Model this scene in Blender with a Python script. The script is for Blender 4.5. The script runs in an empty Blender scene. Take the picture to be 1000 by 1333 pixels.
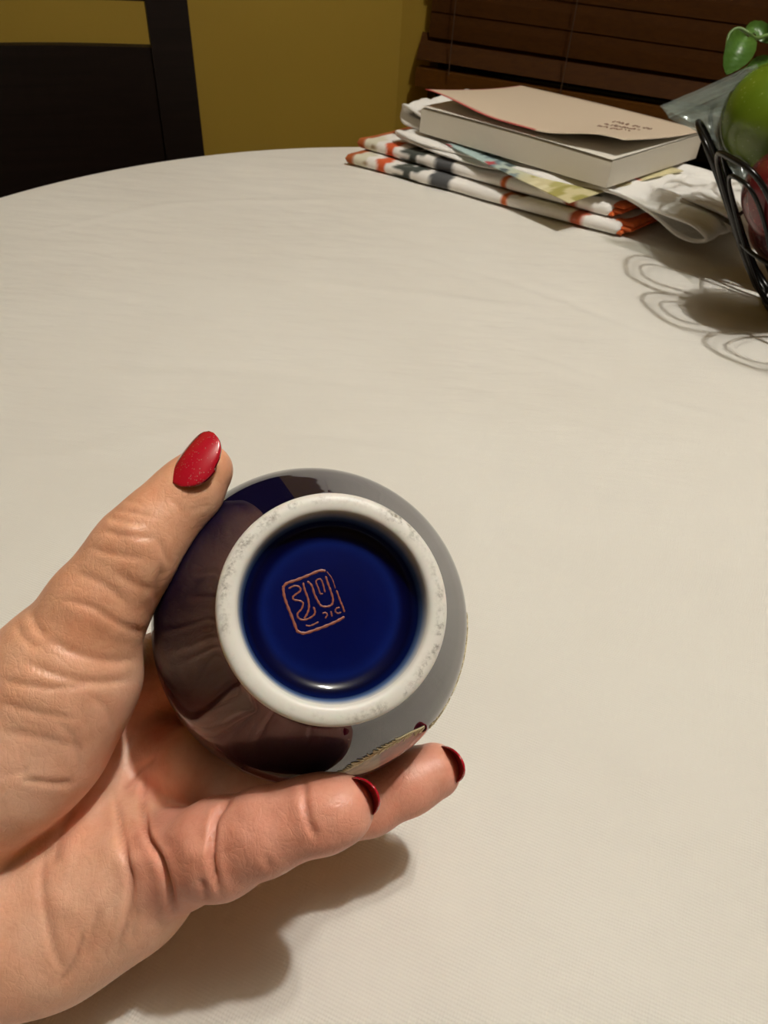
import bpy, bmesh, math, random
import numpy as np
from mathutils import Matrix, Vector

random.seed(7); rng = np.random.default_rng(7)
SC = bpy.context.scene
COL = SC.collection

# ------------------------------------------------------------------ camera
TZ = 0.75                       # table top height
F = 1000.0; PITCH = math.radians(42); ROLL = math.radians(4); CH = 0.34
CAMP = np.array([0.0, 0.0, TZ + CH])
f0 = np.array([0, math.cos(PITCH), -math.sin(PITCH)])
_r0 = np.array([1.0, 0, 0]); _d0 = np.array([0, -math.sin(PITCH), -math.cos(PITCH)])
_c, _s = math.cos(ROLL), math.sin(ROLL)
RR = _r0 * _c - _d0 * _s
DD = _r0 * _s + _d0 * _c
cam_data = bpy.data.cameras.new('camera'); cam = bpy.data.objects.new('camera', cam_data); COL.objects.link(cam)
up = -DD; back = -f0
cam.matrix_world = Matrix(((RR[0], up[0], back[0], CAMP[0]), (RR[1], up[1], back[1], CAMP[1]),
                           (RR[2], up[2], back[2], CAMP[2]), (0, 0, 0, 1)))
cam_data.sensor_width = 36.0; cam_data.sensor_fit = 'AUTO'
cam_data.lens = F / 1333.0 * 36.0
cam_data.clip_start = 0.01
cam_data.dof.use_dof = True; cam_data.dof.focus_distance = 0.28; cam_data.dof.aperture_fstop = 34
SC.camera = cam

def ray(x, y): return f0 + RR * ((x - 500) / F) + DD * ((y - 666.5) / F)
def P(x, y, d): return CAMP + ray(x, y) * d              # a point at a depth along the view axis
def G(x, y, z=0.0):                                      # a point at height z over the table top
    r = ray(x, y); return CAMP + r * ((TZ + z - CAMP[2]) / r[2])
def proj(p):
    q = np.asarray(p) - CAMP; d = q @ f0
    return 500 + F * (q @ RR) / d, 666.5 + F * (q @ DD) / d, d
S = 1.14                                                 # size of hand and vase (depth scale)

# ------------------------------------------------------------------ world, lamps, exposure
world = bpy.data.worlds.new('world'); SC.world = world; world.use_nodes = True
world.node_tree.nodes['Background'].inputs[0].default_value = (1.0, 0.86, 0.68, 1)
world.node_tree.nodes['Background'].inputs[1].default_value = 0.005
def lamp(name, loc, energy, size):
    l = bpy.data.lights.new(name, 'POINT'); l.energy = energy; l.shadow_soft_size = size; l.color = (1.0, 0.985, 0.945)
    o = bpy.data.objects.new(name, l); COL.objects.link(o); o.location = loc
    return o
lamp('ceiling_bulb', (0.40, 0.30, TZ + 1.60), 38, 0.026)
lamp('ceiling_bulb', (0.335, 0.39, TZ + 1.60), 13, 0.026)
SC.view_settings.view_transform = 'Standard'
SC.view_settings.look = 'None'
SC.view_settings.gamma = 1.0
SC.view_settings.use_curve_mapping = False
SC.view_settings.exposure = 0.13

# ------------------------------------------------------------------ helpers
def tag(o, label=None, cat=None, group=None, kind=None):
    if label: o['label'] = label
    if cat: o['category'] = cat
    if group: o['group'] = group
    if kind: o['kind'] = kind
    return o
def empty(name, loc=(0, 0, 0), rot=None):
    o = bpy.data.objects.new(name, None); COL.objects.link(o); o.location = loc
    o.empty_display_size = 0.05
    if rot is not None: o.rotation_euler = rot
    return o
def mesh_obj(name, V, Fc, m=None, parent=None, smooth=True, colors=None, loc=None):
    V = np.asarray(V, float)
    if loc is not None: V = V - np.asarray(loc)
    me = bpy.data.meshes.new(name)
    me.from_pydata(V.tolist(), [], [list(map(int, f)) for f in Fc])
    if smooth: me.polygons.foreach_set('use_smooth', [True] * len(me.polygons))
    if colors is not None:
        a = me.color_attributes.new('tint', 'FLOAT_COLOR', 'POINT')
        c = np.ones((len(V), 4), np.float32); c[:, :3] = colors
        a.data.foreach_set('color', c.ravel())
    me.update()
    o = bpy.data.objects.new(name, me); COL.objects.link(o)
    if m: me.materials.append(m)
    if parent: o.parent = parent
    if loc is not None: o.location = loc
    return o
class MB:
    """collects shapes into one mesh"""
    def __init__(s): s.V = []; s.F = []; s.n = 0
    def add(s, V, Fc):
        V = np.asarray(V, float); s.V.append(V); s.F += [tuple(i + s.n for i in f) for f in Fc]; s.n += len(V); return s
    def box(s, cx, cy, cz, sx, sy, sz, bev=0.0):
        bm = bmesh.new(); bmesh.ops.create_cube(bm, size=1)
        for v in bm.verts: v.co = Vector((v.co.x * sx, v.co.y * sy, v.co.z * sz))
        if bev: bmesh.ops.bevel(bm, geom=bm.edges[:], offset=bev, segments=2, affect='EDGES', profile=.6)
        bm.verts.index_update()
        s.add([(v.co.x + cx, v.co.y + cy, v.co.z + cz) for v in bm.verts], [[v.index for v in f.verts] for f in bm.faces]); bm.free(); return s
    def grid(s, pts, close_u=False, close_v=False):
        pts = np.asarray(pts, float); nu, nv = pts.shape[:2]
        Fc = []
        for i in range(nu if close_u else nu - 1):
            for j in range(nv if close_v else nv - 1):
                a, b = i, (i + 1) % nu; c, d = j, (j + 1) % nv
                Fc.append((a * nv + c, b * nv + c, b * nv + d, a * nv + d))
        s.add(pts.reshape(-1, 3), Fc); return s
    def tube(s, path, r, n=8, closed=False, caps=True):
        path = np.asarray(path, float); m = len(path)
        r = np.full(m, r) if np.isscalar(r) else np.asarray(r, float)
        T = np.roll(path, -1, 0) - np.roll(path, 1, 0)
        if not closed: T[0] = path[1] - path[0]; T[-1] = path[-1] - path[-2]
        T /= np.linalg.norm(T, axis=1)[:, None] + 1e-12
        ref = np.array([0, 0, 1.0]) if abs(T[0][2]) < .9 else np.array([1.0, 0, 0])
        rings = []; N = np.cross(T[0], ref); N /= np.linalg.norm(N)
        for i in range(m):
            N = N - T[i] * (N @ T[i]); N /= np.linalg.norm(N) + 1e-12; B = np.cross(T[i], N)
            a = np.linspace(0, 2 * math.pi, n, endpoint=False)
            rings.append(path[i] + r[i] * (np.cos(a)[:, None] * N + np.sin(a)[:, None] * B))
        base = s.n; s.grid(np.array(rings), close_u=closed, close_v=True)
        if caps and not closed:
            s.F.append(tuple(base + j for j in range(n))[::-1]); s.F.append(tuple(base + (m - 1) * n + j for j in range(n)))
        return s
    def build(s, name, m, parent=None, smooth=True, loc=None, colors=None):
        return mesh_obj(name, np.vstack(s.V), s.F, m, parent, smooth, colors, loc)
def lathe(profile, n=96):
    pr = np.asarray(profile, float); a = np.linspace(0, 2 * math.pi, n, endpoint=False)
    return np.stack([np.stack([r * np.cos(a), r * np.sin(a), np.full(n, z)], 1) for r, z in pr], 0)
def smooth_poly(pts, n):
    """Catmull-Rom through points"""
    p = np.asarray(pts, float); p = np.vstack([2 * p[0] - p[1], p, 2 * p[-1] - p[-2]]); m = len(p) - 3
    out = []
    for t in np.linspace(0, m - 1e-9, n):
        i = int(t); u = t - i; a, b, c, d = p[i:i + 4]
        out.append(.5 * (2 * b + (c - a) * u + (2 * a - 5 * b + 4 * c - d) * u * u + (3 * b - a - 3 * c + d) * u ** 3))
    return np.array(out)
def sst(a, b, x):
    t = np.clip((x - a) / (b - a), 0, 1); return t * t * (3 - 2 * t)

# --- materials
class NT:
    def __init__(s, name):
        s.m = bpy.data.materials.new(name); s.m.use_nodes = True; s.t = s.m.node_tree; s.b = s.t.nodes['Principled BSDF']
    def n(s, typ, **kw):
        nd = s.t.nodes.new(typ)
        for k, v in kw.items():
            if k.startswith('i_'): nd.inputs[int(k[2:]) if k[2:].isdigit() else k[2:].replace('_', ' ')].default_value = v
            else: setattr(nd, k, v)
        return nd
    def l(s, a, b): s.t.links.new(a, b)
    def set(s, **kw):
        for k, v in kw.items(): s.b.inputs[k.replace('_', ' ')].default_value = v
        return s
    def coord(s, kind='Object'): return s.n('ShaderNodeTexCoord').outputs[kind]
    def noise(s, scale, detail=3, rough=.5, vec=None, dist=0):
        nd = s.n('ShaderNodeTexNoise'); nd.inputs['Scale'].default_value = scale; nd.inputs['Detail'].default_value = detail
        nd.inputs['Roughness'].default_value = rough; nd.inputs['Distortion'].default_value = dist
        s.l(vec if vec is not None else s.coord(), nd.inputs['Vector']); return nd.outputs['Fac']
    def mapping(s, vec, scale=(1, 1, 1), rot=(0, 0, 0)):
        nd = s.n('ShaderNodeMapping'); nd.inputs['Scale'].default_value = scale; nd.inputs['Rotation'].default_value = rot
        s.l(vec, nd.inputs['Vector']); return nd.outputs[0]
    def ramp(s, fac, stops):
        nd = s.n('ShaderNodeValToRGB'); cr = nd.color_ramp
        while len(cr.elements) < len(stops): cr.elements.new(.5)
        for e, (p, c) in zip(cr.elements, stops): e.position = p; e.color = (*c, 1) if len(c) == 3 else c
        s.l(fac, nd.inputs[0]); return nd.outputs[0]
    def math(s, op, a, b=0.0):
        nd = s.n('ShaderNodeMath', operation=op)
        for i, q in enumerate((a, b)):
            if isinstance(q, (int, float)): nd.inputs[i].default_value = q
            else: s.l(q, nd.inputs[i])
        return nd.outputs[0]
    def mix(s, fac, a, b, blend='MIX'):
        nd = s.n('ShaderNodeMix', data_type='RGBA', blend_type=blend)
        for i, q in ((0, fac), (6, a), (7, b)):
            if isinstance(q, (int, float)): nd.inputs[i].default_value = q
            elif isinstance(q, tuple): nd.inputs[i].default_value = (*q, 1) if len(q) == 3 else q
            else: s.l(q, nd.inputs[i])
        return nd.outputs[2]
    def attr(s, name='tint'): return s.n('ShaderNodeAttribute', attribute_name=name).outputs['Color']
    def bump(s, h, strength=.3, dist=.001, prev=None):
        nd = s.n('ShaderNodeBump'); nd.inputs['Strength'].default_value = strength; nd.inputs['Distance'].default_value = dist
        s.l(h, nd.inputs['Height'])
        if prev is not None: s.l(prev, nd.inputs['Normal'])
        s.l(nd.outputs[0], s.b.inputs['Normal']); return nd.outputs[0]
    def color(s, c): s.l(c, s.b.inputs['Base Color']); return s
def plain(name, c, rough=.5, **kw):
    t = NT(name); t.set(Base_Color=(*c, 1), Roughness=rough, **kw); return t.m

def mat_wall():
    t = NT('yellow_paint'); n = t.noise(3, 3)
    t.color(t.ramp(n, [(.3, (.315, .195, .016)), (.7, (.34, .215, .019))])); t.set(Roughness=.75)
    t.bump(t.noise(160, 3), .25, .002); return t.m
def mat_cloth():
    t = NT('white_table_linen'); c = t.coord()
    n = t.noise(5, 4, .55, c)
    t.color(t.ramp(n, [(.3, (.75, .71, .64)), (.7, (.80, .765, .695))])); t.set(Roughness=.85, Specular_IOR_Level=.2)
    t.b.inputs['Sheen Weight'].default_value = .15
    w1 = t.n('ShaderNodeTexWave', wave_type='BANDS', bands_direction='X'); w1.inputs['Scale'].default_value = 260; w1.inputs['Distortion'].default_value = 1.2; w1.inputs['Detail'].default_value = 1.5; w1.inputs['Detail Scale'].default_value = .4
    w2 = t.n('ShaderNodeTexWave', wave_type='BANDS', bands_direction='Y'); w2.inputs['Scale'].default_value = 210; w2.inputs['Distortion'].default_value = 1.2; w2.inputs['Detail'].default_value = 1.5; w2.inputs['Detail Scale'].default_value = .4
    rc = t.mapping(c, rot=(0, 0, .35)); t.l(rc, w1.inputs['Vector']); t.l(rc, w2.inputs['Vector'])
    h = t.math('ADD', w1.outputs['Fac'], w2.outputs['Fac'])
    h = t.math('MULTIPLY', h, t.noise(40, 3, .6, c))
    p = t.bump(h, .35, .0006)
    t.bump(t.noise(1, 4, .55, t.mapping(c, scale=(9, 30, 9), rot=(0, 0, .25))), .35, .006, p)
    return t.m
def mat_wood(name, c1, c2, rough=.35, scale=(2, 40, 40), spec=.12):
    t = NT(name); v = t.mapping(t.coord(), scale=scale); n = t.noise(2.5, 5, .6, v, .6)
    t.color(t.ramp(n, [(.3, c1), (.7, c2)])); t.set(Roughness=rough, Specular_IOR_Level=spec); t.bump(n, .12, .001); return t.m
def mat_skin():
    t = NT('skin'); c = t.coord()
    base = t.attr()
    m1 = t.noise(55, 4, .6, c); m2 = t.noise(260, 3, .6, c)
    col = t.mix(t.ramp(m1, [(.35, (0, 0, 0)), (.7, (1, 1, 1))]), base, t.mix(1.0, base, (.93, .80, .74), 'MULTIPLY'))
    col = t.mix(t.math('MULTIPLY', t.ramp(m2, [(.45, (0, 0, 0)), (.7, (1, 1, 1))]), .35), col, t.mix(1.0, col, (.88, .76, .70), 'MULTIPLY'))
    t.color(col)
    t.set(Roughness=.42, Specular_IOR_Level=.45)
    t.b.inputs['Subsurface Weight'].default_value = .22
    t.b.inputs['Subsurface Radius'].default_value = (1.0, .35, .18); t.b.inputs['Subsurface Scale'].default_value = .004
    def vor(scale, stretch, rot):
        nz = t.n('ShaderNodeTexNoise'); nz.inputs['Scale'].default_value = 120; t.l(c, nz.inputs['Vector'])
        wv = t.n('ShaderNodeVectorMath', operation='MULTIPLY_ADD'); t.l(nz.outputs['Color'], wv.inputs[0]); wv.inputs[1].default_value = (.006, .006, .006); t.l(c, wv.inputs[2])
        v = t.n('ShaderNodeTexVoronoi', feature='DISTANCE_TO_EDGE'); v.inputs['Scale'].default_value = scale
        t.l(t.mapping(wv.outputs[0], scale=stretch, rot=rot), v.inputs['Vector'])
        return t.ramp(v.outputs['Distance'], [(0, (0, 0, 0)), (.14, (1, 1, 1))])
    p = t.bump(vor(330, (1, .5, .8), (.2, .3, .8)), .12, .0006)
    p = t.bump(vor(760, (1, .7, 1), (.4, .1, -.5)), .11, .0003, p)
    t.bump(t.noise(170, 5, .65, c), .35, .0009, p)
    return t.m
def mat_polish():
    t = NT('red_glitter_polish'); c = t.coord()
    v = t.n('ShaderNodeTexVoronoi'); v.inputs['Scale'].default_value = 1500; t.l(c, v.inputs['Vector'])
    fl = t.ramp(v.outputs['Distance'], [(.0, (1, 1, 1)), (.22, (1, 1, 1)), (.34, (0, 0, 0))])
    pick = t.ramp(t.n('ShaderNodeSeparateColor').outputs[0], [(0, (0, 0, 0)), (1, (1, 1, 1))])
    sep = [n for n in t.t.nodes if n.bl_idname == 'ShaderNodeSeparateColor'][0]; t.l(v.outputs['Color'], sep.inputs[0])
    k = t.math('MULTIPLY', fl, t.math('GREATER_THAN', sep.outputs[0], .72))
    t.color(t.mix(k, (.46, .004, .018), (.95, .25, .25)))
    t.l(t.math('MULTIPLY', k, .8), t.b.inputs['Metallic'])
    t.set(Roughness=.25); t.b.inputs['Coat Weight'].default_value = 1; t.b.inputs['Coat Roughness'].default_value = .03
    return t.m
def mat_glaze():
    t = NT('cobalt_glaze'); n = t.noise(25, 3)
    t.color(t.ramp(n, [(.3, (.0045, .003, .019)), (.7, (.006, .0045, .027))])); t.set(Roughness=.03, IOR=1.50); return t.m
def mat_well():
    t = NT('blue_glaze_well'); a = t.attr(); n = t.noise(90, 4, .6)
    t.color(t.mix(t.ramp(n, [(.35, (0, 0, 0)), (.75, (1, 1, 1))]), a, t.mix(1.0, a, (.75, .78, .82), 'MULTIPLY')))
    t.set(Roughness=.07, IOR=1.28); t.bump(t.noise(60, 2), .05, .001); return t.m
def mat_foot():
    t = NT('unglazed_porcelain'); c = t.coord()
    n = t.noise(130, 5, .7, c); n2 = t.noise(700, 3, .6, c)
    k = t.math('MULTIPLY', t.ramp(n, [(.46, (0, 0, 0)), (.60, (1, 1, 1))]), t.ramp(n2, [(.35, (0, 0, 0)), (.6, (1, 1, 1))]))
    k = t.math('MULTIPLY', k, t.attr('dirt'))
    t.color(t.mix(k, t.mix(t.noise(40, 3, .5, c), (.74, .70, .63), (.80, .765, .70)), (.20, .165, .12))); t.set(Roughness=.42); t.bump(n2, .1, .0003)
    t.b.inputs['Subsurface Weight'].default_value = .1; t.b.inputs['Subsurface Scale'].default_value = .002
    return t.m
def mat_tint(name, rough=.8, bump=None, **kw):
    t = NT(name); t.color(t.attr()); t.set(Roughness=rough, **kw)
    if bump: t.bump(t.noise(bump[0], 4, .6), bump[1], bump[2])
    return t.m
def mat_pages():
    t = NT('page_edges'); c = t.coord()
    w = t.n('ShaderNodeTexWave', wave_type='BANDS', bands_direction='Z'); w.inputs['Scale'].default_value = 330; w.inputs['Distortion'].default_value = 2.5; w.inputs['Detail'].default_value = 2
    t.l(t.mapping(c, scale=(.02, .02, 1)), w.inputs['Vector'])
    t.color(t.ramp(w.outputs['Fac'], [(0, (.58, .53, .44)), (1, (.72, .67, .57))])); t.set(Roughness=.8); t.bump(w.outputs['Fac'], .2, .0004); return t.m
def mat_apple(name, c1, c2, speck, rough=.25):
    t = NT(name); c = t.coord(); n = t.noise(14, 4, .6, t.mapping(c, scale=(1, 1, .35)))
    v = t.n('ShaderNodeTexVoronoi'); v.inputs['Scale'].default_value = 170; t.l(c, v.inputs['Vector'])
    col = t.ramp(n, [(.3, c1), (.7, c2)])
    t.color(t.mix(t.ramp(v.outputs['Distance'], [(.10, (.6, .6, .6)), (.2, (0, 0, 0))]), col, speck)); t.set(Roughness=rough); return t.m
def mat_plastic():
    t = NT('clear_plastic_film'); t.set(Base_Color=(.36, .40, .36, 1), Roughness=.07, IOR=1.45)
    tr = t.n('ShaderNodeBsdfTransparent'); tr.inputs[0].default_value = (.93, .95, .93, 1)
    mx = t.n('ShaderNodeMixShader'); mx.inputs[0].default_value = .24
    out = [n for n in t.t.nodes if n.bl_idname == 'ShaderNodeOutputMaterial'][0]
    t.l(tr.outputs[0], mx.inputs[1]); t.l(t.b.outputs[0], mx.inputs[2]); t.l(mx.outputs[0], out.inputs[0])
    t.bump(t.noise(70, 3), .3, .003); return t.m

M = dict(wall=mat_wall(), cloth=mat_cloth(), skin=mat_skin(), polish=mat_polish(), glaze=mat_glaze(), well=mat_well(), foot=mat_foot(),
         chair=mat_wood('espresso_wood', (.005, .0025, .0015), (.009, .0045, .003), .5),
         blind=mat_wood('brown_blind_wood', (.040, .0125, .0009), (.058, .019, .0014), .7, (1.5, 60, 60)),
         floor=mat_wood('floor_wood', (.20, .10, .045), (.30, .16, .075), .35, (1.5, 14, 14)),
         ceiling=plain('ceiling_paint', (.48, .45, .38), .9), white_trim=plain('trim_paint', (.45, .36, .16), .5),
         dark=plain('dark_window_frame', (.018, .010, .006), .4), glass=plain('night_glass', (.004, .004, .005), .05),
         seal=plain('copper_red_enamel', (.24, .065, .032), .4), gold=plain('gold_enamel', (.78, .66, .40), .4, Metallic=.1),
         medallion=mat_tint('painted_enamel', .3), towel=mat_tint('printed_cotton', .9, (420, .5, .001)), 
         white_cotton=mat_tint('white_cotton', .92, (300, .6, .0012)), hem=mat_tint('orange_hem', .9, (420, .5, .001)),
         pages=mat_pages(), cover=mat_tint('book_cover', .5), print=plain('brown_print', (.36, .22, .16), .7), card=mat_tint('printed_card', .55),
         wire=plain('black_wire', (.012, .011, .010), .22, Metallic=.6), cord=plain('ladder_cord', (.05, .022, .007), .8),
         green_apple=mat_apple('green_apple_skin', (.075, .125, .006), (.12, .175, .010), (.18, .23, .05)),
         red_apple=mat_apple('red_apple_skin', (.065, .004, .007), (.13, .009, .010), (.32, .12, .07)),
         leaf=mat_apple('fresh_leaf', (.045, .11, .014), (.085, .175, .025), (.085, .175, .025), .4), stem=plain('green_stem', (.10, .17, .04), .5), twig=plain('apple_twig', (.07, .04, .02), .7),
         plastic=mat_plastic())

# ------------------------------------------------------------------ the room: a bay corner
CN = np.array([-0.034, 1.80])                            # corner where the wall and the window wall meet
WD = np.array([.93, -.36]); WD /= np.linalg.norm(WD)     # along the window wall, to the right
LD = np.array([-.91, -.41]); LD /= np.linalg.norm(LD)    # along the plain wall, to the left
WN = np.array([WD[1], -WD[0]]); WN = WN if WN[1] < 0 else -WN   # into the room
LN = np.array([LD[1], -LD[0]]); LN = LN if LN[1] < 0 else -LN
CEIL = 2.45
def slab(name, a, b, z0, z1, nrm, th, m, parent=None):
    """upright slab from a to b, its front face on the line, thickness going back"""
    mb = MB(); a = np.asarray(a); b = np.asarray(b); o = -nrm * th
    pts = [(*a, z0), (*b, z0), (*(b + o), z0), (*(a + o), z0), (*a, z1), (*b, z1), (*(b + o), z1), (*(a + o), z1)]
    mb.add(pts, [(0, 1, 5, 4), (1, 2, 6, 5), (2, 3, 7, 6), (3, 0, 4, 7), (4, 5, 6, 7), (3, 2, 1, 0)])
    return mb.build(name, m, parent, smooth=False)
def struct(o): o['kind'] = 'structure'; return o
LEND = CN + LD * 2.6; WEND = CN + WD * 2.9
struct(slab('wall_left', CN, LEND, 0, CEIL, LN, .1, M['wall']))
# window wall with an opening: built of four pieces in one mesh
w0, w1, wz0, wz1 = .068, 1.77, .62, 2.05
wall = empty('wall_right'); struct(wall)
mb = MB()
def wp(u, z, back=0.0): q = CN + WD * u - WN * back; return (q[0], q[1], z)
def wbox(mb, u0, u1, z0, z1, d0, d1):
    pts = [wp(u0, z0, d0), wp(u1, z0, d0), wp(u1, z0, d1), wp(u0, z0, d1), wp(u0, z1, d0), wp(u1, z1, d0), wp(u1, z1, d1), wp(u0, z1, d1)]
    mb.add(pts, [(0, 1, 5, 4), (1, 2, 6, 5), (2, 3, 7, 6), (3, 0, 4, 7), (4, 5, 6, 7), (3, 2, 1, 0)])
for a in ((0, w0, 0, CEIL), (w1, 2.9, 0, CEIL), (w0, w1, 0, wz0), (w0, w1, wz1, CEIL)): wbox(mb, *a, 0, .1)
mb.build('plaster', M['wall'], wall, smooth=False)
BK = -2.2
struct(slab('wall_back', (-2.6, BK), (2.9, BK), 0, CEIL, np.array([0, 1.0]), .1, M['wall']))
struct(slab('wall_side', (LEND[0], BK), LEND, 0, CEIL, np.array([1.0, 0]), .1, M['wall']))
struct(slab('wall_far_side', (WEND[0], BK), WEND, 0, CEIL, np.array([-1.0, 0]), .1, M['wall']))
mb = MB(); mb.box(.1, -.1, -.05, 6.0, 4.6, .1); struct(mb.build('floor', M['floor'], smooth=False))
mb = MB(); mb.box(.1, -.1, CEIL + .05, 6.0, 4.6, .1); struct(mb.build('ceiling', M['ceiling'], smooth=False))
mb = MB(); wbox(mb, 0, 2.9, 0, .09, -.012, 0); struct(mb.build('baseboard_right', M['white_trim'], smooth=False))
# window: dark frame, night glass behind the blind
win = empty('window_1', wp(w0, wz0)); struct(win); win['label'] = 'dark window behind the brown wooden blind'
def wchild(name, rects, d0, d1, m):
    mb = MB()
    for r in rects: wbox(mb, *r, d0, d1)
    o = mb.build(name, m, None, smooth=False); o.parent = win; o.matrix_parent_inverse = Matrix.Translation(-win.location); return o
wchild('window_frame', [(w0, w0 + .05, wz0, wz1), (w1 - .05, w1, wz0, wz1), (w0, w1, wz1 - .05, wz1), (w0, w1, wz0, wz0 + .05), ((w0 + w1) / 2 - .025, (w0 + w1) / 2 + .025, wz0, wz1)], .05, .1, M['dark'])
wchild('pane', [(w0 + .05, (w0 + w1) / 2 - .025, wz0 + .05, wz1 - .05)], .07, .076, M['glass'])
wchild('pane', [((w0 + w1) / 2 + .025, w1 - .05, wz0 + .05, wz1 - .05)], .07, .076, M['glass'])
wchild('window_sill', [(w0 - .0, w1 + .0, wz0 - .02, wz0)], -.02, .05, M['dark'])

# wooden blind
def zat(px, py, u_back=0.0):
    """height of the window-wall point seen at this pixel"""
    r = ray(px, py); q0 = CN - WN * u_back
    t = ((q0 - CAMP[:2]) @ WN) / (r[:2] @ WN); return (CAMP + r * t)[2], ((CAMP + r * t)[:2] - q0) @ WD
zr, ur = zat(545, 86, -.03); zr2, _ = zat(545, 110, -.03)
blind = empty('window_blind', wp(.06, zr2, -.03)); tag(blind, 'dark brown wooden slat blind lowered over the window', 'window blind')
def bchild(name, mb, m):
    o = mb.build(name, m, None, smooth=False); o.parent = blind; o.matrix_parent_inverse = Matrix.Translation(-blind.location); return o
def slat_mb(z, tilt, u0, u1, wdt=.05, th=.003, d=-.03):
    mb = MB(); c, s = math.cos(tilt), math.sin(tilt); pts = []
    prof = [(-wdt / 2, -th / 2), (wdt / 2, -th / 2), (wdt / 2, th / 2), (0, th / 2 + .0012), (-wdt / 2, th / 2)]
    for u in (u0, u1):
        for a, b in prof:                        # a along the slat width, b along its normal
            pts.append(wp(u, z + a * s + b * c, d + a * c - b * s))
    n = len(prof); mb.add(pts, [tuple(range(n))[::-1], tuple(range(n, 2 * n))] + [(i, (i + 1) % n, n + (i + 1) % n, n + i) for i in range(n)]); return mb
mbr = MB(); wbox(mbr, ur, w1 + .03, zr2, zr, -.045, -.015); bchild('bottom_rail', mbr, mat_wood('brown_rail_wood', (.075, .026, .003), (.10, .036, .004), .6, (1.5, 60, 60)))
zs = zr + .036; k = 0
while zs < wz1 + .05:
    jit = random.uniform(-.003, .003)
    bchild('slat', slat_mb(zs, math.radians(86 if k > 0 else 60), ur + (.0 if k == 0 else .022 - .002 * min(k, 3)) + jit, w1 + .03), M['blind'])
    zs += .043; k += 1
for u in (ur + .075, ur + .30, (w0 + w1) / 2 + .1, w1 - .15):
    for dd in (-.058, -.006):
        mb = MB(); mb.tube([wp(u, zr - .002, dd), wp(u, wz1 + .08, dd)], .0012, 6); bchild('ladder_cord', mb, M['cord'])
mbh = MB(); wbox(mbh, ur, w1 + .03, wz1 + .05, wz1 + .11, -.06, 0); bchild('head_rail', mbh, M['blind'])

# ------------------------------------------------------------------ chair behind the table
CD = np.array([.94, .33]); CD /= np.linalg.norm(CD); CNn = np.array([.33, -.94]); CNn /= np.linalg.norm(CNn)   # along the back; towards the table
_q = G(268, 200)[:2]; _dir = (_q - CAMP[:2]) / np.linalg.norm(_q - CAMP[:2])
cq = _q + _dir * .13                                     # right post seen just past the table edge
POSTW, POSTD = .056, .034
chair = empty('dining_chair', (cq[0], cq[1], 0), (0, 0, math.atan2(CD[1], CD[0])))
tag(chair, 'dark espresso wooden dining chair with slatted back beside the yellow wall', 'chair')
# local frame: x to the right along the back (right post's outer face at 0), -y towards the table
REC = math.tan(math.radians(9)); CW = .44
def cpost(x):
    mb = MB(); pts = []
    for z in (0, .45, .72, 1.0):
        y = REC * max(0, z - .45) + .02 * (max(0, .45 - z) / .45)
        pts.append([(x - POSTW, y - POSTD / 2, z), (x, y - POSTD / 2, z), (x, y + POSTD / 2, z), (x - POSTW, y + POSTD / 2, z)])
    mb.grid(np.array(pts), close_v=True); mb.F += [(3, 2, 1, 0), (12, 13, 14, 15)]
    return mb
cpost(0).build('post', M['chair'], chair, smooth=False); cpost(-CW + POSTW).build('post', M['chair'], chair, smooth=False)
def cslat(z0, z1, th=.02):
    mb = MB(); pts = []
    xs = np.linspace(-CW + POSTW, -POSTW, 12)
    for x in xs:
        bow = .018 * math.sin(math.pi * (x - xs[0]) / (xs[-1] - xs[0]))
        ring = []
        for z, o in ((z0, -th / 2), (z1, -th / 2), (z1, th / 2), (z0, th / 2)):
            ring.append((x, REC * (z - .45) + o + bow, z))
        pts.append(ring)
    mb.grid(np.array(pts), close_v=True); n = len(xs); mb.F += [(0, 1, 2, 3), tuple((n - 1) * 4 + i for i in (3, 2, 1, 0))]
    return mb
def chair_z(px, py):                                     # height of a chair-back pixel
    r = ray(px, py); z = TZ + .1
    for _ in range(20):
        yoff = REC * (z - .45); q = cq - CNn * yoff
        t = ((q - CAMP[:2]) @ CNn) / (r[:2] @ CNn); z = (CAMP + r * t)[2]
    return z
za = chair_z(185, 60); zb = chair_z(185, 0)
cslat(za - .20, za).build('back_panel', M['chair'], chair, smooth=False)
cslat(zb, zb + .08).build('top_rail', M['chair'], chair, smooth=False)
mb = MB(); mb.box(-CW / 2, -.20, .44, CW - .01, .40, .035, .008); mb.build('seat', M['chair'], chair, smooth=False)
for x in (-.025, -CW + .025):
    mb = MB(); mb.box(x, -.375, .211, .04, .04, .422, .004); mb.build('leg', M['chair'], chair, smooth=False)

# ------------------------------------------------------------------ table and cloth
TC = np.array([.05, .5]); TA, TB = .624, .655
table = empty('dining_table', (TC[0], TC[1], 0)); tag(table, 'round dining table hidden under the white tablecloth', 'table')
def oval(k, n=96): a = np.linspace(0, 2 * math.pi, n, endpoint=False); return np.stack([(TA - k) * np.cos(a), (TB - k) * np.sin(a)], 1)
mb = MB(); rings = [np.c_[oval(.6), np.full(96, TZ - .004)], np.c_[oval(.010), np.full(96, TZ - .004)], np.c_[oval(.006), np.full(96, TZ - .008)], np.c_[oval(.006), np.full(96, TZ - .03)], np.c_[oval(.6), np.full(96, TZ - .03)]]
mb.grid(np.array(rings), close_v=True); mb.build('table_top', M['chair'], table)
mb = MB(); mb.grid(lathe([(.0, .0), (.26, .0), (.26, .03), (.09, .06), (.055, .12), (.05, .4), (.075, .6), (.12, .70), (.12, .72), (0, .72)], 32), close_v=True); mb.build('pedestal', M['chair'], table)
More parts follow.
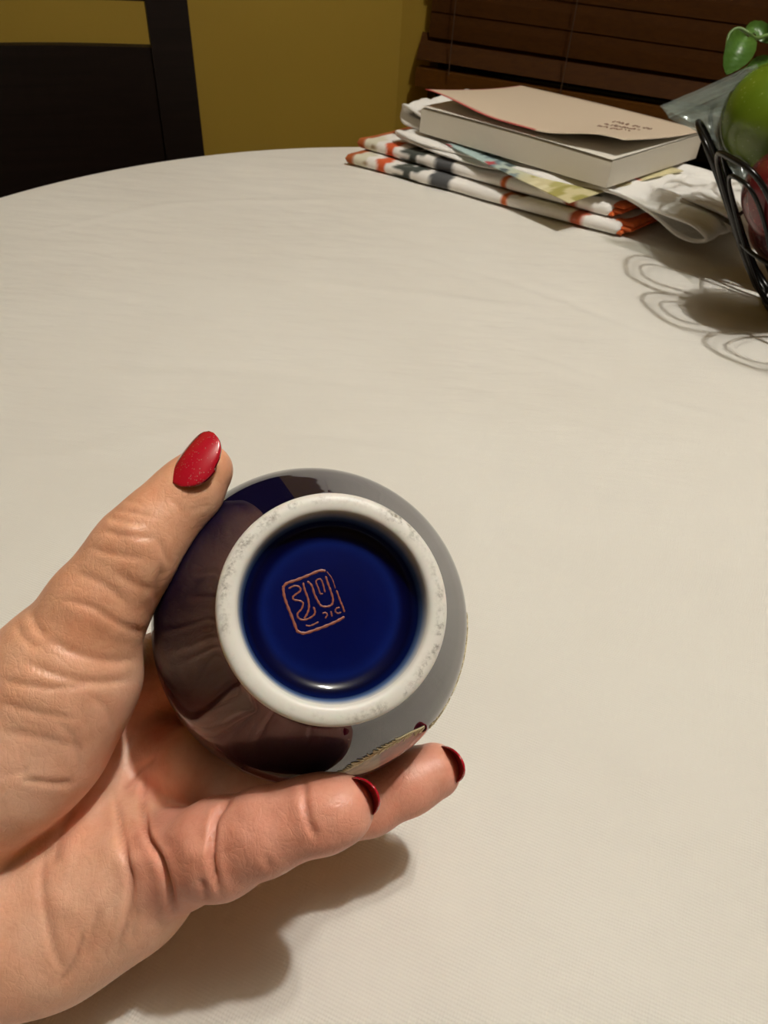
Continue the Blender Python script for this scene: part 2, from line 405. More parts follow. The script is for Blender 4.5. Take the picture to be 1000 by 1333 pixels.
def vnoise(x, y, seed=0):
    """smooth value noise"""
    xi = np.floor(x).astype(int); yi = np.floor(y).astype(int); fx = x - xi; fy = y - yi
    def h(a, b):
        n = (a * 374761393 + b * 668265263 + seed * 974711) & 0x7fffffff; n = ((n ^ (n >> 13)) * 1274126177) & 0x7fffffff; return (n ^ (n >> 16)) % 10007 / 10007.0
    fx = fx * fx * (3 - 2 * fx); fy = fy * fy * (3 - 2 * fy)
    return (h(xi, yi) * (1 - fx) + h(xi + 1, yi) * fx) * (1 - fy) + (h(xi, yi + 1) * (1 - fx) + h(xi + 1, yi + 1) * fx) * fy - .5
NA = 420
rad = np.concatenate([np.linspace(.02, .97, 150), np.linspace(.975, 1.0, 6)])
ang = np.linspace(0, 2 * math.pi, NA, endpoint=False)
folds = [[(560, 335), (690, 372), (830, 425), (900, 440)], [(395, 365), (560, 385), (690, 400)], [(250, 335), (430, 330), (590, 350)], [(60, 300), (230, 265), (420, 260)], [(40, 470), (300, 480), (480, 500)],
         [(620, 520), (760, 560), (930, 590)], [(350, 560), (480, 570), (640, 600)], [(20, 600), (120, 585), (230, 560)], [(700, 1230), (830, 1090), (930, 1000)], [(760, 1290), (880, 1170), (1000, 1100)], [(640, 930), (760, 1010), (900, 1050)], [(540, 1180), (600, 1260), (640, 1333)],
         [(640, 700), (760, 760), (900, 790)], [(680, 840), (800, 860), (980, 900)], [(100, 380), (220, 400), (340, 430)], [(700, 470), (850, 520), (1000, 560)]]
foldp = [smooth_poly([G(*p)[:2] for p in f], 24) for f in folds]
def cloth_z(X, Y):
    z = .0012 * vnoise(X * 5 + 3, Y * 9, 1) + .0010 * vnoise(X * 11 + Y * 6, Y * 22 - X * 6, 2) + .0005 * vnoise(X * 60 + Y * 20, Y * 50, 3)
    for i, f in enumerate(foldp):
        d = np.full(X.shape, 9.0)
        for a, b in zip(f[:-1], f[1:]):
            ab = b - a; t = np.clip(((X - a[0]) * ab[0] + (Y - a[1]) * ab[1]) / (ab @ ab), 0, 1)
            d = np.minimum(d, np.hypot(X - a[0] - t * ab[0], Y - a[1] - t * ab[1]))
        z = z + (.0011 if i % 2 else -.0009) * np.exp(-(d / (.006 + .003 * (i % 3))) ** 2)
    return z
rows = []
for r in rad:
    X = TC[0] + TA * r * np.cos(ang); Y = TC[1] + TB * r * np.sin(ang)
    Z = TZ - .001 + cloth_z(X, Y) * (1 - sst(.96, 1, r)) - .004 * sst(.985, 1.0, r)
    rows.append(np.stack([X, Y, Z], 1))
for d in np.linspace(.008, .24, 16):
    w = 1 + (.004 + .03 * (d / .24) * np.sin(ang * 17 + 2 * np.sin(ang * 3)) + .012 * (d / .24)) / .64
    X = TC[0] + TA * w * np.cos(ang); Y = TC[1] + TB * w * np.sin(ang); rows.append(np.stack([X, Y, np.full(NA, TZ - .005 - d)], 1))
mb = MB(); mb.grid(np.array(rows), close_v=True)
mb.F.append(tuple(range(NA)))
cl = mb.build('tablecloth', M['cloth'], None, loc=(TC[0], TC[1], TZ)); tag(cl, 'creamy white woven tablecloth covering the round table', 'tablecloth')

# ------------------------------------------------------------------ towels, card, book at the back
def slab_cloth(c00, c10, c01, z0, th, nu=110, nv=60, puff=.5, wob=.002, seed=0):
    """closed rounded slab over the parallelogram c00 (near left), c10 (near right), c01 (far left); returns verts, faces, uv"""
    c00 = np.asarray(c00[:2]); eu = np.asarray(c10[:2]) - c00; ev = np.asarray(c01[:2]) - c00
    Lu, Lv = np.linalg.norm(eu), np.linalg.norm(ev); r = th / 2
    u = np.linspace(0, 1, nu); v = np.linspace(0, 1, nv)
    u = .5 - .5 * np.cos(math.pi * u); u = .35 * u + .65 * np.linspace(0, 1, nu); v = .5 - .5 * np.cos(math.pi * v)
    U, Vv = np.meshgrid(u, v, indexing='ij')
    d = np.minimum.reduce([Vv * Lv, (1 - Vv) * Lv, U * Lu, (1 - U) * Lu])
    prof = np.sqrt(np.clip(1 - np.clip(1 - d / r, 0, 1) ** 2, 0, 1))
    wz = wob * (vnoise(U * Lu * 30 + seed, Vv * Lv * 30, seed) + .6 * vnoise(U * Lu * 90, Vv * Lv * 70 + seed, seed + 1))
    edge = .003 * vnoise(U * Lu * 25 + 7 * seed, Vv * 0 + seed, seed + 3) * (1 - np.clip(d / .03, 0, 1))
    nvv = ev / Lv
    X = c00[0] + U * eu[0] + Vv * ev[0] + edge * nvv[0]; Y = c00[1] + U * eu[1] + Vv * ev[1] + edge * nvv[1]
    zt = z0 + r + r * prof * (1 - .0) + wz * prof; zb = z0 + r - r * prof
    top = np.stack([X, Y, TZ + zt], 2); bot = np.stack([X, Y, TZ + zb], 2)
    mb = MB(); mb.grid(top); mb.grid(bot[:, ::-1]);
    uv = np.concatenate([np.stack([U, Vv], 2).reshape(-1, 2), np.stack([U[:, ::-1], Vv[:, ::-1]], 2).reshape(-1, 2)])
    nn = nu * nv
    return np.vstack(mb.V), mb.F, uv
def floral_colors(uv, seed, side=0):
    """white cotton with orange flowers, dark leaves and slate bands printed across it"""
    u, v = uv[:, 0], uv[:, 1] * .55; c = np.tile(np.array([.84, .80, .75]), (len(u), 1)); r = np.random.default_rng(seed)
    def blob(cu, cv, ru, rv, col, ph=0, petals=0):
        a = np.arctan2((v - cv) / rv, (u - cu) / ru); q = np.hypot((u - cu) / ru, (v - cv) / rv)
        k = 1 - sst(.8, 1.05, q / (1 + .22 * np.sin(petals * a + ph))) if petals else 1 - sst(.8, 1.05, q + .25 * vnoise(u * 60, v * 60, seed))
        c[:] = c * (1 - k[:, None]) + np.array(col) * k[:, None]
    blob(.01, .0, .035, .6, (.42, .10, .02)); blob(.065, .02, .03, .05, (.70, .66, .52), 0, 4)
    blob(.08, -.01, .03, .012, (.30, .19, .09))
    blob(.145, .02, .023, .05, (.62, .10, .025), 1, 6)
    blob(.24, .01, .05, .012, (.06, .065, .055), 2, 5); blob(.225, .05, .02, .05, (.07, .075, .06), 2, 3); blob(.275, .035, .03, .03, (.05, .06, .05), 0, 4)
    k = (sst(.325, .33, u + .3 * (v - .05)) * (1 - sst(.40, .405, u + .3 * (v - .05))))[:, None]; c[:] = c * (1 - k) + np.array([.085, .085, .088]) * k
    blob(.62, .02, .015, .045, (.55, .12, .03), .5, 5); blob(.655, .05, .03, .03, (.32, .18, .06), 0, 4)
    blob(.87, .02, .028, .03, (.42, .08, .03), 1.3, 5); blob(.90, .06, .03, .02, (.10, .10, .05))
    for _ in range(46):
        cu, cv = r.uniform(.05, .97), r.uniform(.14, .55)
        blob(cu, cv, r.uniform(.02, .045), r.uniform(.02, .04), [(.62, .10, .025), (.06, .07, .055), (.45, .2, .06)][r.integers(3)], r.uniform(0, 6), r.integers(4, 7))
    return c
fd = G(905, 205, .06)[:2] - G(790, 246, .06)[:2]; fd = fd / np.linalg.norm(fd)        # towards the back right, along the short side
def floral_towel(nl, nr, z0, th, depth, label, seed):
    a = G(*nl, z0)[:2]; b = G(*nr, z0)[:2]; c = a + fd * depth
    cen = (a + b) / 2 + fd * depth / 2
    root = empty('floral_towel', (cen[0], cen[1], TZ + z0)); tag(root, label, 'towel', 'folded floral towels')
    V, Fc, uv = slab_cloth(a, b, c, z0, th, seed=seed)
    o = mesh_obj('folded_cloth', V, Fc, M['towel'], root, True, floral_colors(uv, seed)); o.matrix_parent_inverse = Matrix.Translation(-root.location)
    # orange hem: ply edges showing at the right end
    e = (b - a) / np.linalg.norm(b - a)
    for i in range(3):
        p0 = b + e * (-.012 + .004 * (i % 2)) + fd * (.004 + .004 * i); z = z0 + th * (.2 + .3 * i)
        V, Fc, uv = slab_cloth(p0, p0 + e * (.016 + .004 * i), p0 + fd * (depth * .8), z - th * .13, th * .3, 12, 40, seed=seed + i, wob=.003)
        cc = np.tile(np.array([.62, .115, .02]), (len(V), 1)) * (.75 + .35 * rng.random((len(V), 1)))
        h = mesh_obj('hem', V, Fc, M['hem'], root, True, cc); h.matrix_parent_inverse = Matrix.Translation(-root.location)
    return root
floral_towel((449, 213), (801, 308), .001, .0135, .22, 'folded floral towel with orange hem lying directly on the tablecloth', 3)
floral_towel((464, 193), (790, 284), .0158, .0135, .22, 'second folded floral towel lying on top of another floral towel', 5)

# white towel folded back and forth: a ribbon path swept towards the back
zw = .031
wa = G(502, 190, zw)[:2]; wb_ = G(838, 287, zw)[:2]; we = wb_ - wa; wl = np.linalg.norm(we); we /= wl
wt = empty('white_towel', (*(wa + we * wl / 2 + fd * .1), TZ + zw)); tag(wt, 'plain white folded towel between the floral towels and the book', 'towel')
def ribbon(path, th, depth, mrg, seed):
    """cloth strip following a path (along, up), given thickness, swept over depth with soft sides"""
    p = smooth_poly(path, 150); T = np.gradient(p, axis=0); T /= np.linalg.norm(T, axis=1)[:, None]; N = np.stack([-T[:, 1], T[:, 0]], 1)
    ring_n = 14; A = np.linspace(0, 2 * math.pi, ring_n, endpoint=False)
    nv = 34; vs = np.linspace(0, 1, nv); vs = .5 - .5 * np.cos(math.pi * vs)
    pts = np.zeros((len(p), 2 * nv, 3))
    for i in range(len(p)):
        for j in range(2 * nv):
            v = vs[j] if j < nv else vs[2 * nv - 1 - j]; sg = 1 if j < nv else -1
            dd = min(v, 1 - v) * depth; t = th / 2 * math.sqrt(max(0, 1 - max(0, 1 - dd / (th * .8)) ** 2))
            endt = min(1, .15 + min(i, len(p) - 1 - i) / 5)
            q = p[i] + N[i] * sg * t * endt
            w = wa + we * q[0] + fd * (v * depth + mrg + .006 * math.sin(q[0] * 40 + seed + q[1] * 200))
            z = q[1] + .0015 * math.sin(v * 19 + q[0] * 24 + seed) + .0009 * math.sin(v * 41 - q[0] * 60)
            pts[i, j] = (*w, TZ + z)
    mb = MB(); mb.grid(pts, close_v=True); n2 = 2 * nv
    mb.F += [tuple(range(n2))[::-1], tuple((len(p) - 1) * n2 + k for k in range(n2))]
    V = np.vstack(mb.V); c = np.tile(np.array([.84, .81, .76]), (len(V), 1))
    return mb, c
L = wl
mbw, cw = ribbon([(L * .5, zw + .004), (.06, zw + .004), (.006, zw + .0045), (-.004, zw + .008), (.008, zw + .0115), (.07, zw + .0095), (L * .6, zw + .0095), (L - .03, zw + .007), (L + .03, zw - .012), (L + .055, zw - .013), (L + .062, zw - .002), (L + .03, zw + .008), (L * .8, zw + .0108)], .0050, .165, .018, 1)
o = mbw.build('towel_fold', M['white_cotton'], wt, True, None, cw); o.matrix_parent_inverse = Matrix.Translation(-wt.location)
mbw, cw = ribbon([(.016, zw + .018), (.000, zw + .019), (-.014, zw + .021), (-.021, zw + .028), (-.013, zw + .036), (.002, zw + .035), (.016, zw + .031)], .0095, .13, .045, 3)
o = mbw.build('towel_fold', M['white_cotton'], wt, True, None, cw); o.matrix_parent_inverse = Matrix.Translation(-wt.location)
mbw, cw = ribbon([(L - .03, zw + .012), (L + .02, zw + .010), (L + .06, zw - .002), (L + .082, zw - .008), (L + .088, zw + .002), (L + .06, zw + .013), (L + .01, zw + .018)], .006, .10, .05, 5)
o = mbw.build('towel_fold', M['white_cotton'], wt, True, None, cw); o.matrix_parent_inverse = Matrix.Translation(-wt.location)

# printed card under the book
zc = .0465
CZ = (.0450, .0350, .046, .046)
ca = G(580, 188, CZ[0])[:2]; cb = G(741, 265, CZ[1])[:2]; cc_ = G(890, 222, CZ[2])[:2]; cd_ = ca + cc_ - cb
nu, nv = 60, 90
U, Vv = np.meshgrid(np.linspace(0, 1, nu), np.linspace(0, 1, nv), indexing='ij')      # U along a->b, V towards the back
XY = ca[None, None] * ((1 - U) * (1 - Vv))[..., None] + cb * (U * (1 - Vv))[..., None] + cc_ * (U * Vv)[..., None] + cd_ * ((1 - U) * Vv)[..., None]
Z = TZ + (CZ[0] * (1 - U) + CZ[1] * U) * (1 - Vv) ** 2 + (CZ[2] - .001) * (1 - (1 - Vv) ** 2)
top = np.dstack([XY, Z + .0007]); bot = np.dstack([XY, Z])
mb = MB(); mb.grid(top); mb.grid(bot[:, ::-1])
n = nu * nv
bd = [(i, 0) for i in range(nu)] + [(nu - 1, j) for j in range(1, nv)] + [(i, nv - 1) for i in range(nu - 2, -1, -1)] + [(0, j) for j in range(nv - 2, 0, -1)]
for (i, j), (k, l) in zip(bd, bd[1:] + bd[:1]): mb.F.append((i * nv + j, n + i * nv + nv - 1 - j, n + k * nv + nv - 1 - l, k * nv + l))
u = np.concatenate([U.ravel(), U[:, ::-1].ravel()]); v = np.concatenate([Vv.ravel(), Vv[:, ::-1].ravel()])
c = np.array([.40, .52, .50]) * (1 - sst(.3, .75, u))[:, None] + np.array([.60, .53, .30]) * sst(.3, .75, u)[:, None]
def cbl(cu, cv, ru, rv, col, pet=5, ph=0):
    a = np.arctan2((v - cv) / rv, (u - cu) / ru); q = np.hypot((u - cu) / ru, (v - cv) / rv); k = (1 - sst(.75, 1, q / (1 + .25 * np.sin(pet * a + ph))))[:, None]
    c[:] = c * (1 - k) + np.array(col) * k
for i in range(26): cbl(rng.uniform(.55, 1), rng.uniform(0, 1), rng.uniform(.02, .05), rng.uniform(.05, .12), [(.34, .30, .08), (.70, .64, .42), (.42, .38, .13)][i % 3], 2, rng.uniform(0, 6))
for i in range(14): cbl(rng.uniform(.0, .6), rng.uniform(0, .3), rng.uniform(.015, .04), rng.uniform(.02, .06), [(.07, .10, .11), (.16, .22, .24), (.42, .06, .06)][i % 3], 4, rng.uniform(0, 6))
cbl(.36, .03, .03, .04, (.45, .04, .05), 4); cbl(.93, .56, .06, .09, (.80, .12, .13), 3)
o = mb.build('printed_card', M['card'], None, True, (*cb, TZ + zc), c); tag(o, 'thin floral printed card lying under the thick book', 'card')

# book: a thick page block with its curled cover
zb0, zb1 = zc + .0012, zc + .0290
bB = G(789, 245, zb0)[:2]; bA = G(546, 172, zb0)[:2]; bC = G(906, 206, zb0)[:2]; bD = bA + bC - bB
eAB = (bB - bA); eAD = bD - bA
book = empty('paperback_book', (*((bA + bC) / 2), TZ + zb0)); tag(book, 'thick paperback book with curled pinkish cover on top of the towels', 'book')
def bp(u, v, z): q = bA + eAB * u + eAD * v; return (q[0], q[1], TZ + z)
us = np.linspace(0, 1, 24); ring = []
for u in us:
    droop = .0015 * math.sin(u * 3)
    ring.append([bp(u, 0, zb0), bp(u, .004, zb1 + droop - .001), bp(u, .02, zb1 + droop), bp(u, .98, zb1 + droop), bp(u, 1, zb1 - .001), bp(u, 1, zb0)])
mb = MB(); mb.grid(np.array(ring), close_v=True); mb.F += [(0, 1, 2, 3, 4, 5), tuple(23 * 6 + k for k in (5, 4, 3, 2, 1, 0))]
o = mb.build('page_block', M['pages'], book, False); o.matrix_parent_inverse = Matrix.Translation(-book.location)
mb = MB(); mb.grid(np.array([[bp(u, v, zb1 + .0020 + .0015 * math.sin(u * 3)) for v in np.linspace(.0, 1, 8)] for u in us])); o = mb.build('top_page', plain('page_paper', (.72, .67, .58), .8), book); o.matrix_parent_inverse = Matrix.Translation(-book.location)
nu, nv = 60, 24
def lift(u, w):     # w 0 at the spine, 1 at the free edge
    e = .005 + .012 * (1 - sst(0, .45, u)) + .012 * sst(.62, .93, u) * (1 - .9 * sst(.93, 1.0, u) * 0)
    return e * w ** 1.6
cov = []; ccol = []
for sg in (1, 0):
    rows_ = []
    for i, u in enumerate(np.linspace(0, 1, nu)):
        rr = []
        for w in (np.linspace(0, 1, nv) if sg else np.linspace(1, 0, nv)):
            vv = 1 - w * (1.0 - .02 * (1 - sst(0, .4, u)) - .06 * sst(.75, 1, u))
            rr.append(bp(u, vv, zb1 + .0035 + .0015 * math.sin(u * 3) + lift(u, w) + (.0006 if sg else 0)))
            red = (w > .965 and u < .62) or u < .012
            ccol.append((.50, .05, .05) if red else ((.66, .535, .40) if sg else (.62, .56, .48)))
        rows_.append(rr)
    cov.append(np.array(rows_))
mb = MB(); mb.grid(cov[0]); mb.grid(cov[1]); n = nu * nv
bd = [(i, 0) for i in range(nu)] + [(nu - 1, j) for j in range(1, nv)] + [(i, nv - 1) for i in range(nu - 2, -1, -1)] + [(0, j) for j in range(nv - 2, 0, -1)]
for (i, j), (k, l) in zip(bd, bd[1:] + bd[:1]): mb.F.append((i * nv + j, n + i * nv + nv - 1 - j, n + k * nv + nv - 1 - l, k * nv + l))
o = mb.build('cover', M['cover'], book, True, None, np.array(ccol)); o.matrix_parent_inverse = Matrix.Translation(-book.location); o['label'] = 'curled pinkish cover with red edge'
# small brown print on the cover
mb = MB()
def covp(u, w): return np.array(bp(u, 1 - w * (1.0 - .06 * sst(.75, 1, u)), zb1 + .0035 + .0015 * math.sin(u * 3) + lift(u, w) + .0012))
for li, w0_ in enumerate((.36, .47, .58)):
    u = .70 + .01 * li
    while u < .88 - .02 * (li == 1):
        n = random.randint(3, 5); pts = [covp(u + random.uniform(0, .012), w0_ + random.uniform(-.03, .03)) for _ in range(n)]
        mb.tube(smooth_poly(pts, 8), .0005, 4); u += random.choice((.013, .016, .024))
o = mb.build('print', M['print'], book); o.matrix_parent_inverse = Matrix.Translation(-book.location); o['kind'] = 'stuff'

# ------------------------------------------------------------------ fruit basket, bag, sprig
BC = np.array([.428, .715]); basket = empty('wire_basket', (BC[0], BC[1], TZ)); tag(basket, 'black wire fruit basket with petal loop rim at the right edge', 'basket')
def bprof(s):    # s 0 base .. 1 rim -> radius, height
    return .065 + .10 * s ** .85 + .012 * s ** 3, .006 + .146 * s ** 1.1
mb = MB(); a = np.linspace(0, 2 * math.pi, 48, endpoint=False)
mb.tube(np.stack([.066 * np.cos(a), .066 * np.sin(a), np.full(48, .0045)], 1), .003, 8, True); mb.build('base_ring', M['wire'], basket)
mb = MB(); r_, z_ = bprof(.45); mb.tube(np.stack([r_ * np.cos(a), r_ * np.sin(a), np.full(48, z_)], 1), .002, 8, True); mb.build('middle_ring', M['wire'], basket)
NL = 12
for i in range(NL):
    a0 = 2 * math.pi * (i + .5) / NL + .05
    for hw, smax, r in ((.30, 1.0, .0024), (.19, .90, .0018)):
        path = []
        for t in np.linspace(-1, 1, 41):
            s = smax * (1 - abs(t) ** 3.2); an = a0 + hw * math.sin(t * math.pi / 2) * (.45 + .55 * min(1, s * 1.6 + .15))
            rr, zz = bprof(s); path.append((rr * math.cos(an), rr * math.sin(an), zz))
        mb = MB(); mb.tube(path, r, 8); mb.build('petal_loop', M['wire'], basket)
def apple(name, loc, R, m, label, tilt=(0, 0, 0), group=None):
    root = empty(name, loc, tilt); tag(root, label, 'fruit', group)
    pr = []
    for t in np.linspace(0, math.pi, 40):
        r = R * math.sin(t) * (1 + .06 * math.cos(t)); z = R * .92 * math.cos(t) - R * .26 * math.exp(-(math.sin(t) / .34) ** 2) * (1 if t < 1.57 else -.6)
        pr.append((r + 1e-5, z))
    g = lathe(pr, 48); an = np.linspace(0, 2 * math.pi, 48, endpoint=False)
    lob = 1 + .018 * np.cos(an * 5) * np.linspace(-.2, 1, 40)[:, None]; g[:, :, 0] *= lob; g[:, :, 1] *= lob
    mb = MB(); mb.grid(g, close_v=True); mb.build('flesh', m, root)
    mb = MB(); mb.tube(smooth_poly([(0, 0, R * .6), (.001, 0, R * .8), (.004, .001, R * 1.05)], 8), [.0016] * 6 + [.002, .0024], 8); mb.build('twig', M['twig'], root)
    return root
apple('green_apple', P(1007, 158, .710), .049, M['green_apple'], 'large green apple heaped at the top of the basket', (.3, .5, 0))
apple('red_apple', P(1038, 253, .648), .044, M['red_apple'], 'dark red apple below the green apple in the basket', (-.2, .2, 1))
apple('red_apple', (BC[0] - .040, BC[1] + .065, TZ + .060), .042, M['red_apple'], 'dark red apple low at the back of the wire basket', (.4, -.2, .3))
apple('red_apple', (BC[0] - .040, BC[1] - .025, TZ + .056), .042, M['red_apple'], 'dark red apple low at the front of the wire basket', (.2, .3, .3))
apple('red_apple', (BC[0] + .055, BC[1] + .01, TZ + .058), .042, M['red_apple'], 'dark red apple low in the middle of the wire basket', (.1, -.3, .6))
# clear zip bag in the basket
bag = empty('zip_bag', P(950, 130, .70)); tag(bag, 'clear plastic zip bag sticking out over the basket rim', 'bag')
def sheet(corners, dep, nu, nv, wob, th=.0004, seed=0):
    """thin film spanned by four pixel corners with their depths"""
    c = [P(*p, d) for p, d in zip(corners, dep)]; Uu, Vq = np.meshgrid(np.linspace(0, 1, nu), np.linspace(0, 1, nv), indexing='ij')
    q = c[0] * ((1 - Uu) * (1 - Vq))[..., None] + c[1] * (Uu * (1 - Vq))[..., None] + c[2] * (Uu * Vq)[..., None] + c[3] * ((1 - Uu) * Vq)[..., None]
    nn = np.cross(c[1] - c[0], c[3] - c[0]); nn /= np.linalg.norm(nn)
    w = wob * (vnoise(Uu * 5 + seed, Vq * 4, seed) + .5 * vnoise(Uu * 11, Vq * 9 + seed, seed + 1))
    q = q + nn * w[..., None]; mb = MB(); mb.grid(q); mb.grid((q + nn * th)[:, ::-1]); return mb
def bagchild(mb, name, m): o = mb.build(name, m, bag); o.matrix_parent_inverse = Matrix.Translation(-bag.location); return o
bagchild(sheet([(860, 138), (985, 83), (992, 100), (872, 154)], [.74, .69, .69, .735], 20, 5, .002), 'bag_lip', M['plastic'])
for off in (0, 7):
    mb = MB(); mb.tube([P(869 + .2 * off, 147 + off * .9, .733), P(920, 124 + off, .712), P(990, 93 + off, .687)], .0011, 6); bagchild(mb, 'zip_strip', M['plastic'])
bagchild(sheet([(872, 154), (992, 100), (972, 255), (930, 185)], [.735, .705, .705, .725], 24, 24, .008, seed=4), 'bag_film', M['plastic'])
bagchild(sheet([(864, 141), (985, 86), (1000, 190), (925, 172)], [.75, .72, .75, .755], 20, 16, .006, seed=9), 'bag_film', M['plastic'])
# curled green sprig
sp = empty('green_sprig', P(985, 95, .72)); tag(sp, 'curled green leafy sprig poking up behind the green apple', 'plant')
def spchild(mb, name, m): o = mb.build(name, m, sp); o.matrix_parent_inverse = Matrix.Translation(-sp.location); return o
mb = MB(); mb.tube(smooth_poly([P(1030, 110, .72), P(1002, 87, .72), P(985, 85, .72), P(966, 92, .725), P(955, 100, .73)], 24), .0016, 8); spchild(mb, 'stalk', M['stem'])
mb = MB(); mb.tube(smooth_poly([P(1040, 60, .73), P(1010, 45, .73), P(985, 50, .725), P(976, 44, .72), P(962, 37, .72), P(950, 44, .72), P(946, 62, .72), P(943, 85, .72)], 30), np.linspace(.0022, .0012, 30), 8); spchild(mb, 'stalk', M['stem'])
def leaf(path, wid, lift_, name='leaf', dirn=(1, .2)):
    p = smooth_poly([P(*q) for q in path], 20); mb = MB(); T = np.gradient(p, axis=0); side = RR * dirn[0] + DD * dirn[1]; pts = []
    for i, t in enumerate(np.linspace(0, 1, 20)):
        w = wid * (math.sin(math.pi * t ** .8) ** .8 + .02); s = side - T[i] * (side @ T[i]) / (T[i] @ T[i]); s /= np.linalg.norm(s); nrm = np.cross(T[i], s); nrm /= np.linalg.norm(nrm)
        pts.append([p[i] + s * w * k + nrm * (lift_ * w * k * k + .0006 * math.sin(i * 2.2 + k * 5)) for k in np.linspace(-1, 1, 9)])
    pts = np.array(pts); mb.grid(pts); mb.grid(pts[:, ::-1] - f0 * -.0006); return spchild(mb, name, M['leaf'])
leaf([(972, 47, .715), (962, 62, .712), (953, 80, .715), (946, 97, .72)], .0135, .7)
leaf([(1012, 95, .70), (998, 84, .70), (984, 84, .705), (972, 90, .71)], .006, .6, dirn=(.2, 1))
leaf([(1005, 55, .73), (992, 42, .735), (978, 38, .735), (968, 42, .73)], .007, .5, dirn=(.2, 1))

# ------------------------------------------------------------------ vase (upright in its own frame: foot at z=0)
vC = P(412, 806, .245 * S); vFt = P(437, 788, .2035 * S)
vz = vC - vFt; FH = .043 * S; vz /= np.linalg.norm(vz); vFoot = vC - vz * FH
vx = RR - vz * (RR @ vz); vx /= np.linalg.norm(vx); vy = np.cross(vz, vx)
VM = np.eye(4); VM[:3, 0] = vx; VM[:3, 1] = vy; VM[:3, 2] = vz; VM[:3, 3] = vFoot
vase = empty('vase'); vase.matrix_world = Matrix(VM.tolist())
tag(vase, 'round cobalt blue porcelain vase held foot first by the hand', 'vase')
mm = S * .001
body_pr = smooth_poly([(31.0, 2.0), (30.8, 4.5), (32.2, 8.0), (35.2, 13.5), (39.4, 21), (43.9, 29.0), (47.8, 36.5), (50.4, 44), (51.2, 50), (50.3, 56), (46.5, 63), (39, 72), (31, 80), (24, 86), (19.5, 91), (17.6, 97), (17.8, 104), (20, 109), (22.6, 112)], 90) * mm
inner = smooth_poly([(22.6, 112), (21.2, 112.6), (18.5, 108), (15.6, 102), (15.6, 96), (19, 90), (28, 81), (38, 69), (45, 55), (45, 35), (38, 20), (25, 13), (.02, 12)], 50) * mm
mb = MB(); mb.grid(lathe(np.vstack([body_pr, inner[1:]]), 128), close_v=True); mb.build('body', M['glaze'], vase)
foot_pr = [(31.0, 3.0), (31.2, 2.0), (30.9, .9), (30.0, .2), (28.6, -.05), (27.0, .1), (26.1, .55), (25.6, 1.3)]
foot_pr = smooth_poly(foot_pr, 30) * mm
g = lathe(foot_pr, 160); mb = MB(); mb.grid(g, close_v=True); ft = mb.build('foot_ring', M['foot'], vase); ft['label'] = 'unglazed white foot ring'
da = ft.data.color_attributes.new('dirt', 'FLOAT_COLOR', 'POINT'); an = np.linspace(0, 2 * math.pi, 160, endpoint=False)
dv = np.zeros((30, 160, 4), np.float32); dv[..., 3] = 1
lane = np.exp(-((np.linspace(0, 1, 30) - .50) / .13) ** 2)[:, None] * (1.1 * (.55 + .45 * np.sin(an * 2 + .4)))[None]
patch = np.exp(-((an[None] - (-.95) % (2 * math.pi)) / .22) ** 2) * np.exp(-((np.linspace(0, 1, 30)[:, None] - .45) / .3) ** 2) * 1.2
dv[..., :3] = np.clip(lane + patch, 0, 1.3)[..., None]; da.data.foreach_set('color', dv.ravel())
well_pr = smooth_poly([(25.6, 1.3), (25.25, 2.2), (24.9, 3.4), (24.4, 5.0), (23.8, 6.4), (22.6, 7.8), (20.6, 8.7), (18.5, 9.0), (14, 9.0), (8, 8.9), (.02, 8.9)], 70) * mm
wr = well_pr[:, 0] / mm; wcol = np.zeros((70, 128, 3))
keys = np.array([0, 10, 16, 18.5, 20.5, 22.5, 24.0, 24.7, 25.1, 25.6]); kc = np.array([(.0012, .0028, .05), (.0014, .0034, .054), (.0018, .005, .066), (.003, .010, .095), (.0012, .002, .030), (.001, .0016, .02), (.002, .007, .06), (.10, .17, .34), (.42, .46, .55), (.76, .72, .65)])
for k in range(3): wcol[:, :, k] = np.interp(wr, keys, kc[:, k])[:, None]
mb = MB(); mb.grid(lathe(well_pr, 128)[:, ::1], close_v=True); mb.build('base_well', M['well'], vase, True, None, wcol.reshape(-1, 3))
def to_vase(p): q = np.asarray(p) - vFoot; return np.stack([q @ vx, q @ vy, q @ vz], -1)
# seal mark, stroke by stroke, laid on the floor of the well
def seal_pt(zx, zy):
    x, y = 340 + zx / 7.143, 720 + zy / 7.143; r = ray(x, y); o = to_vase(CAMP); d = np.array([r @ vx, r @ vy, r @ vz]); t = (8.86 * mm - o[2]) / d[2]; return o + d * t
strokes = [([(205, 320), (215, 400), (245, 490), (285, 590), (330, 710), (345, 735)], 25), ([(200, 325), (240, 280), (330, 250), (430, 210), (540, 165), (600, 165)], 26), ([(610, 170), (660, 240), (690, 330)], 10), ([(700, 345), (735, 440), (760, 500), (775, 550)], 17),
           ([(330, 725), (400, 745), (500, 715), (610, 675), (700, 635), (775, 592)], 26),
           ([(255, 330), (310, 305), (355, 315), (365, 350), (320, 385), (295, 410), (310, 435), (365, 445), (390, 470), (375, 520), (340, 560), (345, 600), (390, 622), (450, 605), (495, 570), (500, 535), (485, 500)], 17),
           ([(390, 275), (405, 340), (435, 420), (445, 500), (430, 560), (400, 610)], 19), ([(430, 262), (470, 300), (495, 380), (530, 450), (560, 490), (610, 498), (655, 480), (668, 430), (650, 360), (625, 290), (600, 215)], 19),
           ([(550, 380), (530, 320), (510, 270), (525, 245), (555, 245), (575, 290), (595, 365)], 15), ([(548, 380), (575, 378)], 14),
           ([(570, 560), (600, 555), (615, 575), (595, 608)], 15), ([(648, 540), (660, 590)], 16), ([(730, 505), (700, 515), (690, 540), (715, 560), (745, 550)], 15), ([(415, 672), (460, 675), (535, 640)], 15)]
mk = None
